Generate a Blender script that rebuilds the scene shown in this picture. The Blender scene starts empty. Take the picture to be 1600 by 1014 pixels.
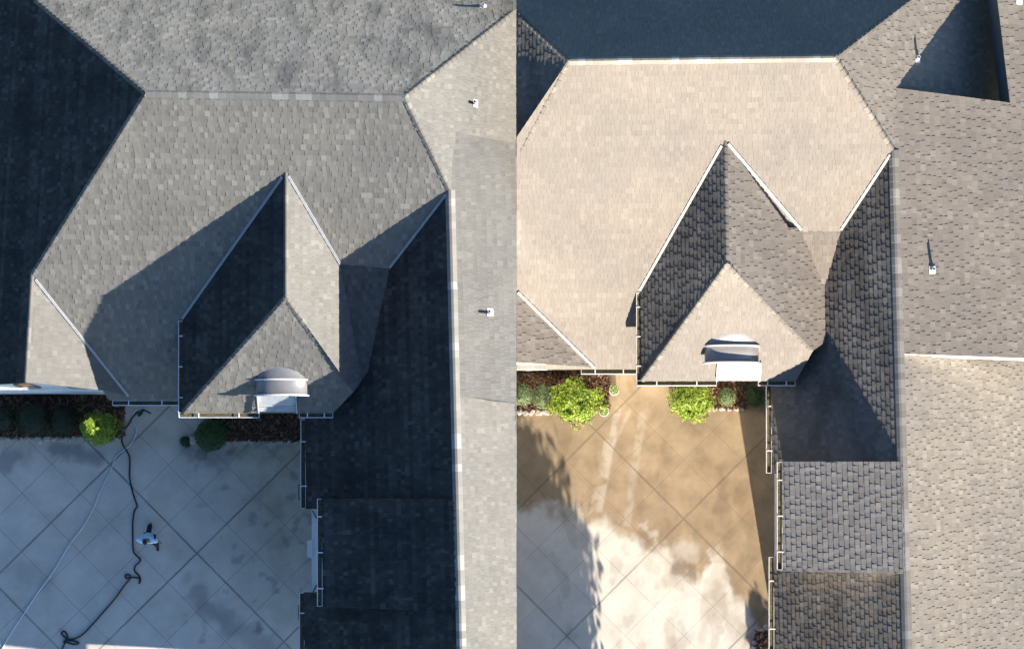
import bpy, bmesh, math, random
from mathutils import Vector, noise, Matrix
random.seed(7)
R = math.radians
scene = bpy.context.scene
# ------------------------------------------------------------------ camera (drone looking straight down, shifted crop)
H = 70.0; F = 3360.0; NX = 807.0; NY = 800.0       # height, focal length in photo pixels, nadir
cam_d = bpy.data.cameras.new('Camera'); cam = bpy.data.objects.new('Camera', cam_d)
scene.collection.objects.link(cam); scene.camera = cam
cam.location = (0, 0, H); cam.rotation_euler = (0, 0, 0)
cam_d.sensor_width = 36; cam_d.sensor_fit = 'HORIZONTAL'; cam_d.lens = 36 * F / 1600
cam_d.shift_x = (800 - NX) / 1600; cam_d.shift_y = (NY - 507) / 1600
cam_d.clip_start = 1; cam_d.clip_end = 3000
scene.render.resolution_x = 1024; scene.render.resolution_y = 648
# ------------------------------------------------------------------ light
EL_L, AZ_L = 23.0, 3.0      # morning side: sun from +x, a little from -y
EL_R, AZ_R = 18.0, 9.0      # later side: sun from -y, a little from +x
world = bpy.data.worlds.new('World'); scene.world = world; world.use_nodes = True
nt = world.node_tree; bg = nt.nodes['Background']
sky = nt.nodes.new('ShaderNodeTexSky'); sky.sky_type = 'NISHITA'; sky.sun_disc = False
sky.sun_elevation = R(22); sky.sun_rotation = R(135)
sky.air_density = 1.0; sky.dust_density = 0.6; sky.ozone_density = 1.5
tint = nt.nodes.new('ShaderNodeMix'); tint.data_type = 'RGBA'; tint.blend_type = 'MULTIPLY'; tint.inputs[0].default_value = 1
tint.inputs[7].default_value = (.72, .95, 1.24, 1)
nt.links.new(sky.outputs[0], tint.inputs[6]); nt.links.new(tint.outputs[2], bg.inputs[0]); bg.inputs[1].default_value = 0.05
scene.view_settings.view_transform = 'Standard'; scene.view_settings.look = 'None'
scene.view_settings.exposure = 1.9; scene.view_settings.gamma = 1
COL = {}
for s in ('morning_side', 'evening_side'):
    COL[s] = bpy.data.collections.new(s); scene.collection.children.link(COL[s])
def sun(name, tosun, strength, color, coll):
    d = bpy.data.lights.new(name, 'SUN'); d.energy = strength; d.angle = R(0.5); d.color = color
    o = bpy.data.objects.new(name, d); scene.collection.objects.link(o)
    o.rotation_euler = Vector(tosun).to_track_quat('Z', 'Y').to_euler()
    o.location = Vector(tosun) * 60
    o.light_linking.receiver_collection = coll
    o.light_linking.blocker_collection = coll
    return o
def dirv(el, ax, ay):
    v = Vector((ax, ay, 0)).normalized() * math.cos(R(el)); v.z = math.sin(R(el)); return v
sun('sun_morning', dirv(EL_L, math.cos(R(AZ_L)), -math.sin(R(AZ_L))), 3.6, (1, .95, .885), COL['morning_side'])
sun('sun_evening', dirv(EL_R, math.sin(R(AZ_R)), -math.cos(R(AZ_R))), 5.0, (1, .88, .74), COL['evening_side'])
cur = COL['morning_side']
# ------------------------------------------------------------------ geometry helpers
def P(px, py, z=0.0):
    k = (H - z) / F
    return Vector(((px - NX) * k, (NY - py) * k, z))
class Plane:
    def __init__(s, a, b, c):
        n = (b - a).cross(c - a).normalized()
        if n.z < 0: n = -n
        s.n = n; s.p = a.copy()
    def ray(s, px, py):
        o = Vector((0, 0, H)); d = Vector((px - NX, NY - py, -F))
        return o + d * ((s.p - o).dot(s.n) / d.dot(s.n))
    def z(s, x, y):
        return s.p.z - (s.n.x * (x - s.p.x) + s.n.y * (y - s.p.y)) / s.n.z
    @staticmethod
    def tan(a, b, t, side):          # through the level line a-b, falling by t towards side (+1: +x, -1: -x)
        d = (b - a); d.z = 0; d.normalize(); h = Vector((-d.y, d.x, 0))
        if h.x * side < 0: h = -h
        return Plane(a, b, a + h - Vector((0, 0, t)))
def tag(o, label=None, cat=None, group=None, kind=None):
    if label: o['label'] = label
    if cat: o['category'] = cat
    if group: o['group'] = group
    if kind: o['kind'] = kind
    return o
def mesh_obj(name, verts, faces, mat, parent=None, smooth=False, tones=None):
    me = bpy.data.meshes.new(name)
    base = Vector((0, 0, 0))
    if parent is not None:
        q = parent
        while q is not None: base += q.location; q = q.parent
    me.from_pydata([tuple(Vector(v) - base) for v in verts], [], faces)
    if tones is not None:
        a = me.attributes.new('tone', 'FLOAT', 'FACE'); a.data.foreach_set('value', tones)
    me.materials.append(mat)
    if smooth: me.polygons.foreach_set('use_smooth', [True] * len(me.polygons))
    me.update()
    o = bpy.data.objects.new(name, me); cur.objects.link(o)
    if parent is not None: o.parent = parent
    return o
def empty(name, loc, **kw):
    o = bpy.data.objects.new(name, None); cur.objects.link(o); o.location = loc
    o.empty_display_size = .2
    return tag(o, **kw)
class MB:
    def __init__(s): s.v = []; s.f = []; s.t = []
    def add(s, vs, fs, t=.5):
        k = len(s.v); s.v += [Vector(v) for v in vs]; s.f += [tuple(i + k for i in f) for f in fs]; s.t += [t] * len(fs)
    def box(s, a, b, t=.5):
        x0, y0, z0 = a; x1, y1, z1 = b
        s.add([(x0,y0,z0),(x1,y0,z0),(x1,y1,z0),(x0,y1,z0),(x0,y0,z1),(x1,y0,z1),(x1,y1,z1),(x0,y1,z1)],
              [(3,2,1,0),(4,5,6,7),(0,1,5,4),(1,2,6,5),(2,3,7,6),(3,0,4,7)], t)
    def beam(s, a, b, w, h, t=.5):     # box along a-b, w sideways, h up (centred)
        a = Vector(a); b = Vector(b); d = (b - a).normalized()
        side = d.cross(Vector((0, 0, 1)))
        side = side.normalized() if side.length > 1e-4 else Vector((1, 0, 0))
        up = side.cross(d).normalized()
        vs = []
        for p in (a, b):
            for (i, j) in ((-1,-1),(1,-1),(1,1),(-1,1)): vs.append(p + side * w * .5 * i + up * h * .5 * j)
        s.add(vs, [(0,1,2,3),(7,6,5,4),(0,4,5,1),(1,5,6,2),(2,6,7,3),(3,7,4,0)], t)
    def tube(s, pts, r, n=8, t=.5, caps=True):
        pts = [Vector(p) for p in pts]; k = len(s.v); rs = r if isinstance(r, list) else [r] * len(pts)
        for i, p in enumerate(pts):
            d = (pts[min(i+1, len(pts)-1)] - pts[max(i-1, 0)]).normalized()
            a = d.cross(Vector((0, 0, 1)))
            a = a.normalized() if a.length > 1e-3 else Vector((1, 0, 0))
            b = a.cross(d).normalized()
            for j in range(n):
                an = 2 * math.pi * j / n; s.v.append(p + (a * math.cos(an) + b * math.sin(an)) * rs[i])
        for i in range(len(pts) - 1):
            for j in range(n):
                s.f.append((k+i*n+j, k+i*n+(j+1)%n, k+(i+1)*n+(j+1)%n, k+(i+1)*n+j)); s.t.append(t)
        if caps:
            s.f.append(tuple(k+j for j in reversed(range(n)))); s.t.append(t)
            s.f.append(tuple(k+(len(pts)-1)*n+j for j in range(n))); s.t.append(t)
    def lathe(s, c, prof, n=20, t=.5):
        k = len(s.v); c = Vector(c)
        for (r, z) in prof:
            for j in range(n):
                an = 2*math.pi*j/n; s.v.append(c + Vector((r*math.cos(an), r*math.sin(an), z)))
        for i in range(len(prof)-1):
            for j in range(n):
                s.f.append((k+i*n+j, k+i*n+(j+1)%n, k+(i+1)*n+(j+1)%n, k+(i+1)*n+j)); s.t.append(t)
    def build(s, name, mat, parent=None, smooth=False):
        return mesh_obj(name, s.v, s.f, mat, parent, smooth, s.t)
def clip_half(poly, a, b, c):        # keep a*x+b*y <= c (2-D, any tuple length interpolated)
    out = []; n = len(poly)
    for i in range(n):
        p = poly[i]; q = poly[(i+1) % n]
        dp = a*p[0] + b*p[1] - c; dq = a*q[0] + b*q[1] - c
        if dp <= 0: out.append(p)
        if dp * dq < 0:
            t = dp / (dp - dq); out.append(tuple(p[k] + t * (q[k] - p[k]) for k in range(len(p))))
    return out
def clip_seam(pts, side):            # side -1 keeps x<=0, +1 keeps x>=0
    q = clip_half([tuple(p) for p in pts], -side, 0, -0.004)
    return [Vector(p) for p in q]
# ------------------------------------------------------------------ materials
class NT:
    def __init__(s, name):
        s.m = bpy.data.materials.new(name); s.m.use_nodes = True; s.t = s.m.node_tree
        s.b = s.t.nodes['Principled BSDF']
        s.pos = s.t.nodes.new('ShaderNodeNewGeometry').outputs['Position']
    def link(s, a, b): s.t.links.new(a, b)
    def math(s, op, a, b=0.0, c=None, clamp=False):
        n = s.t.nodes.new('ShaderNodeMath'); n.operation = op; n.use_clamp = clamp
        for i, x in enumerate((a, b, c)):
            if x is None: continue
            if isinstance(x, (int, float)): n.inputs[i].default_value = x
            else: s.link(x, n.inputs[i])
        return n.outputs[0]
    def noise(s, scale, detail=4, rough=.55, vec=None, dist=0):
        n = s.t.nodes.new('ShaderNodeTexNoise'); n.inputs['Scale'].default_value = scale
        n.inputs['Detail'].default_value = detail; n.inputs['Roughness'].default_value = rough
        n.inputs['Distortion'].default_value = dist
        s.link(vec or s.pos, n.inputs['Vector']); return n.outputs['Fac']
    def mapping(s, scale, rot=(0,0,0), loc=(0,0,0)):
        n = s.t.nodes.new('ShaderNodeMapping'); n.inputs['Scale'].default_value = scale
        n.inputs['Rotation'].default_value = rot; n.inputs['Location'].default_value = loc
        s.link(s.pos, n.inputs['Vector']); return n.outputs[0]
    def ramp(s, fac, stops):
        n = s.t.nodes.new('ShaderNodeValToRGB'); e = n.color_ramp.elements
        while len(e) < len(stops): e.new(.5)
        for k, (p, c) in enumerate(stops): e[k].position = p; e[k].color = (*c, 1) if len(c) == 3 else c
        s.link(fac, n.inputs[0]); return n.outputs[0]
    def mix(s, fac, a, b, mode='MIX'):
        n = s.t.nodes.new('ShaderNodeMix'); n.data_type = 'RGBA'; n.blend_type = mode
        if isinstance(fac, (int, float)): n.inputs[0].default_value = fac
        else: s.link(fac, n.inputs[0])
        for i, x in ((6, a), (7, b)):
            if isinstance(x, tuple): n.inputs[i].default_value = (*x, 1)
            else: s.link(x, n.inputs[i])
        return n.outputs[2]
    def attr(s, name):
        n = s.t.nodes.new('ShaderNodeAttribute'); n.attribute_name = name; return n.outputs['Fac']
    def bump(s, h, strength=.3, dist=.01):
        n = s.t.nodes.new('ShaderNodeBump'); n.inputs['Strength'].default_value = strength
        n.inputs['Distance'].default_value = dist; s.link(h, n.inputs['Height'])
        s.link(n.outputs[0], s.b.inputs['Normal'])
    def done(s, col, rough=.9, metal=0, spec=None):
        if isinstance(col, tuple): s.b.inputs['Base Color'].default_value = (*col, 1)
        else: s.link(col, s.b.inputs['Base Color'])
        s.b.inputs['Roughness'].default_value = rough; s.b.inputs['Metallic'].default_value = metal
        if spec is not None: s.b.inputs['Specular IOR Level'].default_value = spec
        return s.m
def simple(name, c, rough=.7, var=.25, scale=8, metal=0, bump=0, spec=None):
    n = NT(name); f = n.noise(scale, 5, .6)
    lo = tuple(x * (1 - var) for x in c); hi = tuple(min(1, x * (1 + var)) for x in c)
    if bump: n.bump(n.noise(scale * 3, 4), bump, .02)
    return n.done(n.ramp(f, [(.3, lo), (.7, hi)]), rough, metal, spec)
def shingle_mat(name, lo, mid, hi, stain=(.09, .095, .10), amount=.35, streak=(1, 1, 1), thr=(.5, .75), rust=0):
    n = NT(name)
    c = n.ramp(n.attr('tone'), [(0, lo), (.5, mid), (1, hi)])
    gr = n.noise(55, 3, .7); c = n.mix(1, c, n.ramp(gr, [(.25, (.72,)*3), (.75, (1.25,)*3)]), 'MULTIPLY')
    lg = n.noise(.35, 4, .6); c = n.mix(1, c, n.ramp(lg, [(.3, (.88, .89, .91)), (.7, (1.1, 1.09, 1.06))]), 'MULTIPLY')
    st = n.noise(.9, 5, .62, n.mapping(streak), .3)
    f = n.math('MULTIPLY', n.ramp(st, [(thr[0], (0,0,0)), (thr[1], (1,1,1))]), amount)
    c = n.mix(f, c, stain)
    if rust: c = n.mix(n.math('MULTIPLY', n.ramp(n.noise(1.3, 3), [(.45, (0,0,0)), (.7, (1,1,1))]), rust), c, (.30, .20, .12))
    return n.done(c, .95, 0, .25)
LO, MI, HI = (.135, .124, .105), (.178, .164, .139), (.235, .218, .187)
M = {}
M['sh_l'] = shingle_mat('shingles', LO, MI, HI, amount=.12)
M['sh_l_sun'] = shingle_mat('shingles_sunlit', (.118,.110,.096), (.146,.137,.121), (.178,.168,.150), amount=.08)  # copy for slopes facing the sun: lower albedo and contrast offset strong light
M['sh_l_sh'] = shingle_mat('shingles_saddle_shade', (.07,.066,.06), (.10,.095,.085), (.135,.128,.115), amount=.2)  # saddle copy: its shade is put into a darker base tone
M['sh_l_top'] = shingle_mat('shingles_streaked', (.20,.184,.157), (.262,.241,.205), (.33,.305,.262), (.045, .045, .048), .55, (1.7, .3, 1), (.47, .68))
M['sh_l_dark'] = shingle_mat('shingles_shade_algae', (.026,.026,.025), (.050,.048,.045), (.085,.081,.074), (.014, .015, .017), .7, (.5, 1.6, 1), (.42, .7))  # shade of slopes turned from the sun in the base, plus algae streaks
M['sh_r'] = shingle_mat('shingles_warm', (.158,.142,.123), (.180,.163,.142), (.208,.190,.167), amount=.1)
M['sh_r_side'] = shingle_mat('shingles_side', (.155,.138,.117), (.20,.179,.152), (.25,.226,.193), (.15, .13, .115), .3)  # slightly lighter copy for the side slopes, with broad stains
M['sh_r_dark'] = shingle_mat('shingles_shade_soil', (.085,.081,.074), (.115,.11,.101), (.15,.144,.133), (.04, .039, .037), .75, (1, .5, 1), (.45, .7))  # shade of left-facing slopes put into the base colour, plus soiling
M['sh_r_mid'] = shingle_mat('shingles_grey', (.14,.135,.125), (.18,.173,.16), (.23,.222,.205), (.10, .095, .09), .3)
M['sh_r_bounce'] = shingle_mat('shingles_bounce', (.19,.168,.138), (.25,.224,.186), (.31,.28,.235), amount=.1)  # yellowish bounce light on the lower right slope put into the colour
M['sh_r_shade_rust'] = shingle_mat('shingles_shade_rust', (.085,.078,.068), (.12,.11,.097), (.16,.148,.13), (.045, .042, .038), .6, (1, .5, 1), (.45, .7), rust=.22)  # base carries the same painted shade; rust stain over it
M['cap'] = shingle_mat('cap_shingles', (.16,.15,.13), (.21,.197,.172), (.33,.312,.277), amount=.05)
M['hipcap'] = shingle_mat('hip_shingles', (.10,.092,.08), (.14,.13,.112), (.21,.195,.17), amount=.05)
M['deck'] = simple('roof_deck', (.07, .07, .07), .9)
M['white'] = simple('white_paint', (.66, .65, .62), .45, .06, 4)
M['stucco'] = simple('white_stucco', (.72, .71, .68), .85, .08, 12, bump=.2)
M['flash'] = simple('painted_flashing', (.34, .34, .345), .4, .1, 5)
M['flash_r'] = simple('pale_flashing', (.44, .43, .41), .45, .1, 5)
M['apron'] = simple('grey_apron_metal', (.40, .40, .39), .5, .12, 6)
M['gutter'] = simple('gutter_paint', (.66, .68, .70), .4, .12, 6)
M['gutter_r'] = simple('gutter_paint_aged', (.62, .60, .56), .45, .14, 6)
M['litter'] = simple('leaf_litter', (.09, .075, .035), .95, .6, 14)
M['zinc'] = simple('dormer_sheet_metal', (.21, .205, .20), .42, .1, 3, metal=.2)
M['lead'] = simple('vent_rubber', (.5, .5, .5), .5, .2, 9)
M['glass'] = simple('window_glass', (.03, .04, .05), .08, .1, 3, spec=.8)
M['wood'] = simple('brown_wood', (.16, .10, .05), .7, .3, 6)
M['shade_side'] = simple('shade_grey', (.13, .13, .13), .9, .1, 5)  # grey picked so the added facet's side blends into the shade
M['seam_dark'] = simple('added_seam_wall_dark', (.02, .02, .022), .9, .3, 5)  # near-black so the added seam wall throws little bounce
M['mulch'] = simple('mulch_bark', (.055, .032, .02), .95, .6, 18, bump=.8)
M['chip'] = shingle_mat('mulch_chips', (.03,.018,.012), (.10,.055,.03), (.24,.15,.09), amount=0)
M['stone'] = simple('edging_stone', (.38, .34, .29), .9, .35, 9, bump=.6)
M['bush'] = None
def leafmat(name, lo, mid, hi):
    n = NT(name); c = n.ramp(n.attr('tone'), [(0, lo), (.5, mid), (1, hi)])
    m = n.done(c, .55, 0, .3)
    n.b.inputs['Subsurface Weight'].default_value = 0
    return m
M['lime'] = leafmat('lime_leaves', (.06, .10, .008), (.16, .24, .016), (.33, .42, .045))
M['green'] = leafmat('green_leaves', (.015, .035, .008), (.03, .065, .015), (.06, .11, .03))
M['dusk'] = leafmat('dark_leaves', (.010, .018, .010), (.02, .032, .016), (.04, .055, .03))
M['sage'] = leafmat('sage_leaves', (.04, .07, .02), (.10, .145, .045), (.26, .29, .19))
M['bark'] = simple('bark', (.10, .07, .05), .95, .4, 10, bump=.6)
M['grass'] = simple('lawn_grass', (.06, .11, .03), .95, .5, 3, bump=.5)
M['hose_black'] = simple('black_rubber', (.010, .010, .012), .5, .3, 10)
M['hose_pale'] = simple('pale_hose', (.50, .55, .60), .5, .1, 10)
M['pot'] = simple('white_ceramic', (.75, .73, .70), .4, .08, 10)
M['petal'] = leafmat('flower_heads', (.5, .5, .45), (.7, .7, .65), (.85, .85, .8))
M['skin'] = simple('skin', (.30, .17, .11), .55, .1, 10)
M['shirt'] = simple('blue_shirt', (.50, .70, .86), .8, .2, 6, bump=.3)
M['trouser'] = simple('dark_trousers', (.012, .014, .02), .85, .3, 9)
M['hair'] = simple('dark_hair', (.012, .009, .008), .6, .3, 30)
M['shoe'] = simple('black_shoe', (.012, .012, .014), .5, .3, 10)
def concrete(name, base, dirtc, darkc, jk, ang, off1, off2, th1, th2, period, per1, per2):
    n = NT(name)
    f = n.noise(1.2, 6, .65); c = n.ramp(f, [(.3, tuple(x*.86 for x in base)), (.7, tuple(min(1, x*1.1) for x in base))])
    c = n.mix(1, c, n.ramp(n.noise(45, 3, .7), [(.3, (.88,)*3), (.7, (1.1,)*3)]), 'MULTIPLY')
    sp = n.noise(16, 2, .5); c = n.mix(n.ramp(sp, [(.70, (0,0,0)), (.76, (.5,.5,.5))]), c, tuple(x*.5 for x in base))
    d2 = n.mix(1, dirtc, n.ramp(n.noise(1.6, 6, .6), [(.3, (.78,)*3), (.7, (1.2,)*3)]), 'MULTIPLY')
    c = n.mix(n.attr('dirt'), c, d2)
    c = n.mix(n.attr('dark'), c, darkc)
    sep = n.t.nodes.new('ShaderNodeSeparateXYZ'); n.link(n.pos, sep.inputs[0])
    wob = n.math('MULTIPLY', n.math('SUBTRACT', n.noise(3, 2), .5), .025)
    total = None
    for (a, off, per, th) in ((ang, off1, per1, th1), (ang + 90, off2, per2, th2)):
        ca, sa = math.cos(R(a)), math.sin(R(a))
        cc = n.math('ADD', n.math('MULTIPLY', sep.outputs[0], ca), n.math('MULTIPLY', sep.outputs[1], sa))
        cc = n.math('ADD', n.math('ADD', cc, off), wob)
        d1 = n.math('PINGPONG', cc, period / 2)
        thin = n.math('LESS_THAN', d1, .013)
        cc3 = n.math('PINGPONG', n.math('ADD', cc, th * period), period * per / 2)
        thick = n.math('LESS_THAN', cc3, .03)
        fac = n.math('MAXIMUM', n.math('MULTIPLY', thin, .45), n.math('MULTIPLY', thick, .72))
        total = fac if total is None else n.math('MAXIMUM', total, fac)
    fade = n.ramp(n.noise(.8, 3), [(.3, (.55,)*3), (.6, (1,1,1))])
    total = n.math('MULTIPLY', total, fade)
    c = n.mix(n.math('MULTIPLY', total, jk), c, tuple(x * .12 for x in base))
    n.bump(n.noise(60, 3), .15, .01)
    return n.done(c, .9, 0, .25)
# ------------------------------------------------------------------ shingled roof slope
def slope_axes(pl):
    u = Vector((0, 0, 1)).cross(pl.n).normalized(); v = pl.n.cross(u).normalized()
    if v.z < 0: v = -v; u = -u
    return u, v
def shingles(name, parent, pl, px, side, mat, skirt=.14, skirt_mat=None, expo=.168, wid=(.09, .19), gap=.003, label=None):
    pts = []
    for q in px: pts.append(q if isinstance(q, Vector) else pl.ray(*q))
    pts = [Vector((p.x, p.y, pl.z(p.x, p.y))) for p in pts]
    pts = clip_seam(pts, side)
    u, v = slope_axes(pl); o = pl.p
    p2 = [((p - o).dot(u), (p - o).dot(v)) for p in pts]
    umin = min(p[0] for p in p2); umax = max(p[0] for p in p2); vmin = min(p[1] for p in p2); vmax = max(p[1] for p in p2)
    mb = MB(); r = random.Random(name + str(len(px)) + str(round(umin, 2)))
    row = math.floor(vmin / expo); 
    def lift(a, b, h): return o + u * a + v * b + pl.n * h
    while row * expo < vmax:
        v0 = row * expo; v1 = v0 + expo
        band = clip_half(clip_half(p2, 0, -1, -v0), 0, 1, v1)
        if len(band) >= 3:
            b0 = min(p[0] for p in band); b1 = max(p[0] for p in band)
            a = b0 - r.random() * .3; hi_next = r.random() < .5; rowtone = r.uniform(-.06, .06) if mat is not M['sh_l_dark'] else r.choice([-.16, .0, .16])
            while a < b1:
                w = r.uniform(*wid); hi_next = not hi_next if r.random() < .8 else hi_next
                poly = clip_half(clip_half(band, -1, 0, -(a + gap)), 1, 0, a + w)
                h = (.019 if hi_next else .010) if side < 0 else (.030 if hi_next else .017)
                h += r.uniform(-.001, .002); dv = r.uniform(-.003, .003)
                if len(poly) >= 3:
                    n_ = len(poly)
                    top = [lift(p[0], p[1], .002 + h * max(0, (v1 - p[1]) / expo)) for p in poly]
                    bot = [lift(p[0], p[1], -.008) for p in poly]
                    t = min(1, max(0, r.gauss(.57 if hi_next else .39, .12) + rowtone))
                    if hi_next and r.random() < .12: t = r.uniform(.85, 1)
                    k = len(mb.v); mb.v += top + bot
                    mb.f.append(tuple(range(k, k + n_))); mb.t.append(t)
                    for i in range(n_):
                        j = (i + 1) % n_
                        mb.f.append((k + i, k + n_ + i, k + n_ + j, k + j)); mb.t.append(t * .8)
                a += w
        row += 1
    ob = mb.build(name, mat, parent)
    if label: ob['label'] = label
    # deck under the shingles
    m2 = MB(); n_ = len(pts)
    top = [p - pl.n * .012 for p in pts]; bot = [p - Vector((0, 0, skirt)) for p in pts]
    m2.add(top + bot, [tuple(range(n_)), tuple(range(2*n_-1, n_-1, -1))] + [(i, n_+i, n_+(i+1)%n_, (i+1)%n_) for i in range(n_)])
    m2.build('roof_deck', skirt_mat or M['deck'], ob)
    return ob
def cap_line(name, parent, a, b, na, nb, mat, w=.10, piece=.22, side=0, hh=.004):
    d = (b - a); L = d.length; d.normalize(); mb = MB(); r = random.Random(str(a))
    sa = na.cross(d).normalized(); sb = nb.cross(d).normalized()
    # choose downhill directions
    if sa.z > 0: sa = -sa
    if sb.z > 0: sb = -sb
    if sa.dot(sb) > .9: sb = -sb
    n = max(1, int(L / piece)); st = L / n; up = (na + nb).normalized()
    for i in range(n):
        p0 = a + d * (i * st); p1 = a + d * ((i + 1) * st + .03)
        if side and (p0.x * side < .02 or p1.x * side < .02): continue
        t = r.choice([.3, .4, .5, .55, .75, .85, .45]) + r.uniform(-.05, .05)
        vs = []
        for p, e in ((p0, .012), (p1, .028)):
            for (q, h) in ((sa * w, 0), (sa * w * .25, .012), (sb * w * .25, .012), (sb * w, 0)):
                vs.append(p + q + up * (hh + e + h))
        lowv = [x - up * .06 for x in vs]
        k = 8
        mb.add(vs + lowv, [(0,1,5,4),(1,2,6,5),(2,3,7,6),(0,4,12,8),(7,3,11,15),(4,5,13,12),(5,6,14,13),(6,7,15,14),(1,0,8,9),(2,1,9,10),(3,2,10,11)], min(1, t))
    return mb.build(name, mat, parent)
def flashing(parent, pts, na, nb, mat, w=.034, side=0):
    """folded metal strip in a valley"""
    if side: pts = [p for p in pts if p.x * side > 0.01]
    mb = MB()
    for i in range(len(pts) - 1):
        a, b = pts[i], pts[i+1]; d = (b - a).normalized(); n = (na + nb).normalized(); s_ = d.cross(n).normalized()
        for off in (-w * .62, w * .62):
            mb.beam(a + s_ * off + n * .045, b + s_ * off + n * .045, w * .8, .05)
        mb.beam(a + n * .022, b + n * .022, w * 2.2, .02)
    return mb.build('valley_flashing', mat, parent)
def gutter(parent, a, b, out, mat, hangers=True, w=.13, litter=True, caps=True, sp=.85):
    """open gutter along a-b; out = horizontal direction away from the roof"""
    out = Vector(out).normalized(); mb = MB(); d = (b - a).normalized(); L = (b - a).length
    prof = [(0, .0), (0, -.11), (w, -.11), (w, .0), (w + .02, .0), (w + .02, -.13), (-.012, -.13), (-.012, .0)]
    vs = []
    for p in (a, b):
        for (o_, z_) in prof: vs.append(p + out * o_ + Vector((0, 0, z_ - .01)))
    fs = [(i, (i+1) % 8, 8 + (i+1) % 8, 8 + i) for i in range(8)]
    fs += [(0,1,6,7), (1,2,5,6), (2,3,4,5), (8+7,8+6,8+1,8+0), (8+6,8+5,8+2,8+1), (8+5,8+4,8+3,8+2)]
    mb.add(vs, fs)
    for p, sgn in ((a, 1), (b, -1)):
        q = p + d * sgn * .006
        mb.beam(q + out * 0 + Vector((0,0,-.068)), q + out * w + Vector((0,0,-.068)), .012, .105)
    g = mb.build('gutter', mat, parent)
    if litter:
        m3 = MB(); m3.beam(a + out * (w/2) + d * .02 + Vector((0,0,-.1)), b + out * (w/2) - d * .02 + Vector((0,0,-.1)), w * .9, .03); m3.build('leaf_litter', M['litter'], g)
    if hangers:
        n = max(1, int(L / sp))
        for i in range(n):
            p = a + d * (L * (i + .5) / n); h = MB()
            h.beam(p - out * .05 + Vector((0,0,.0)), p + out * (w + .01) + Vector((0,0,.0)), .035, .012); h.build('hanger', mat, g)
    return g
def vent_pipe(parent, p, pl, hgt=.32):
    m = MB(); u, v = slope_axes(pl)
    c = p + pl.n * .035
    vs = [c + u*a + v*b + pl.n*h for h in (-.02, 0) for (a, b) in ((-.11,-.10),(.11,-.10),(.11,.10),(-.11,.10))]
    m.add(vs, [(0,1,2,3),(7,6,5,4),(0,4,5,1),(1,5,6,2),(2,6,7,3),(3,7,4,0)])
    m.lathe(p + Vector((0,0,-.05)), [(.08, .02), (.065, .12), (.05, .16)], 16)
    o = m.build('vent_pipe', M['white'], parent)
    t = MB(); t.lathe(p, [(.045, .0), (.045, hgt), (.033, hgt), (.033, 0)], 14); t.build('pipe', M['lead'], o)
    return o
def prism(mb, pts, z0, z1):
    n = len(pts); vs = [(x, y, z0) for x, y in pts] + [(x, y, z1) for x, y in pts]
    mb.add(vs, [tuple(reversed(range(n))), tuple(range(n, 2*n))] + [(i, (i+1)%n, n+(i+1)%n, n+i) for i in range(n)])
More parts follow.
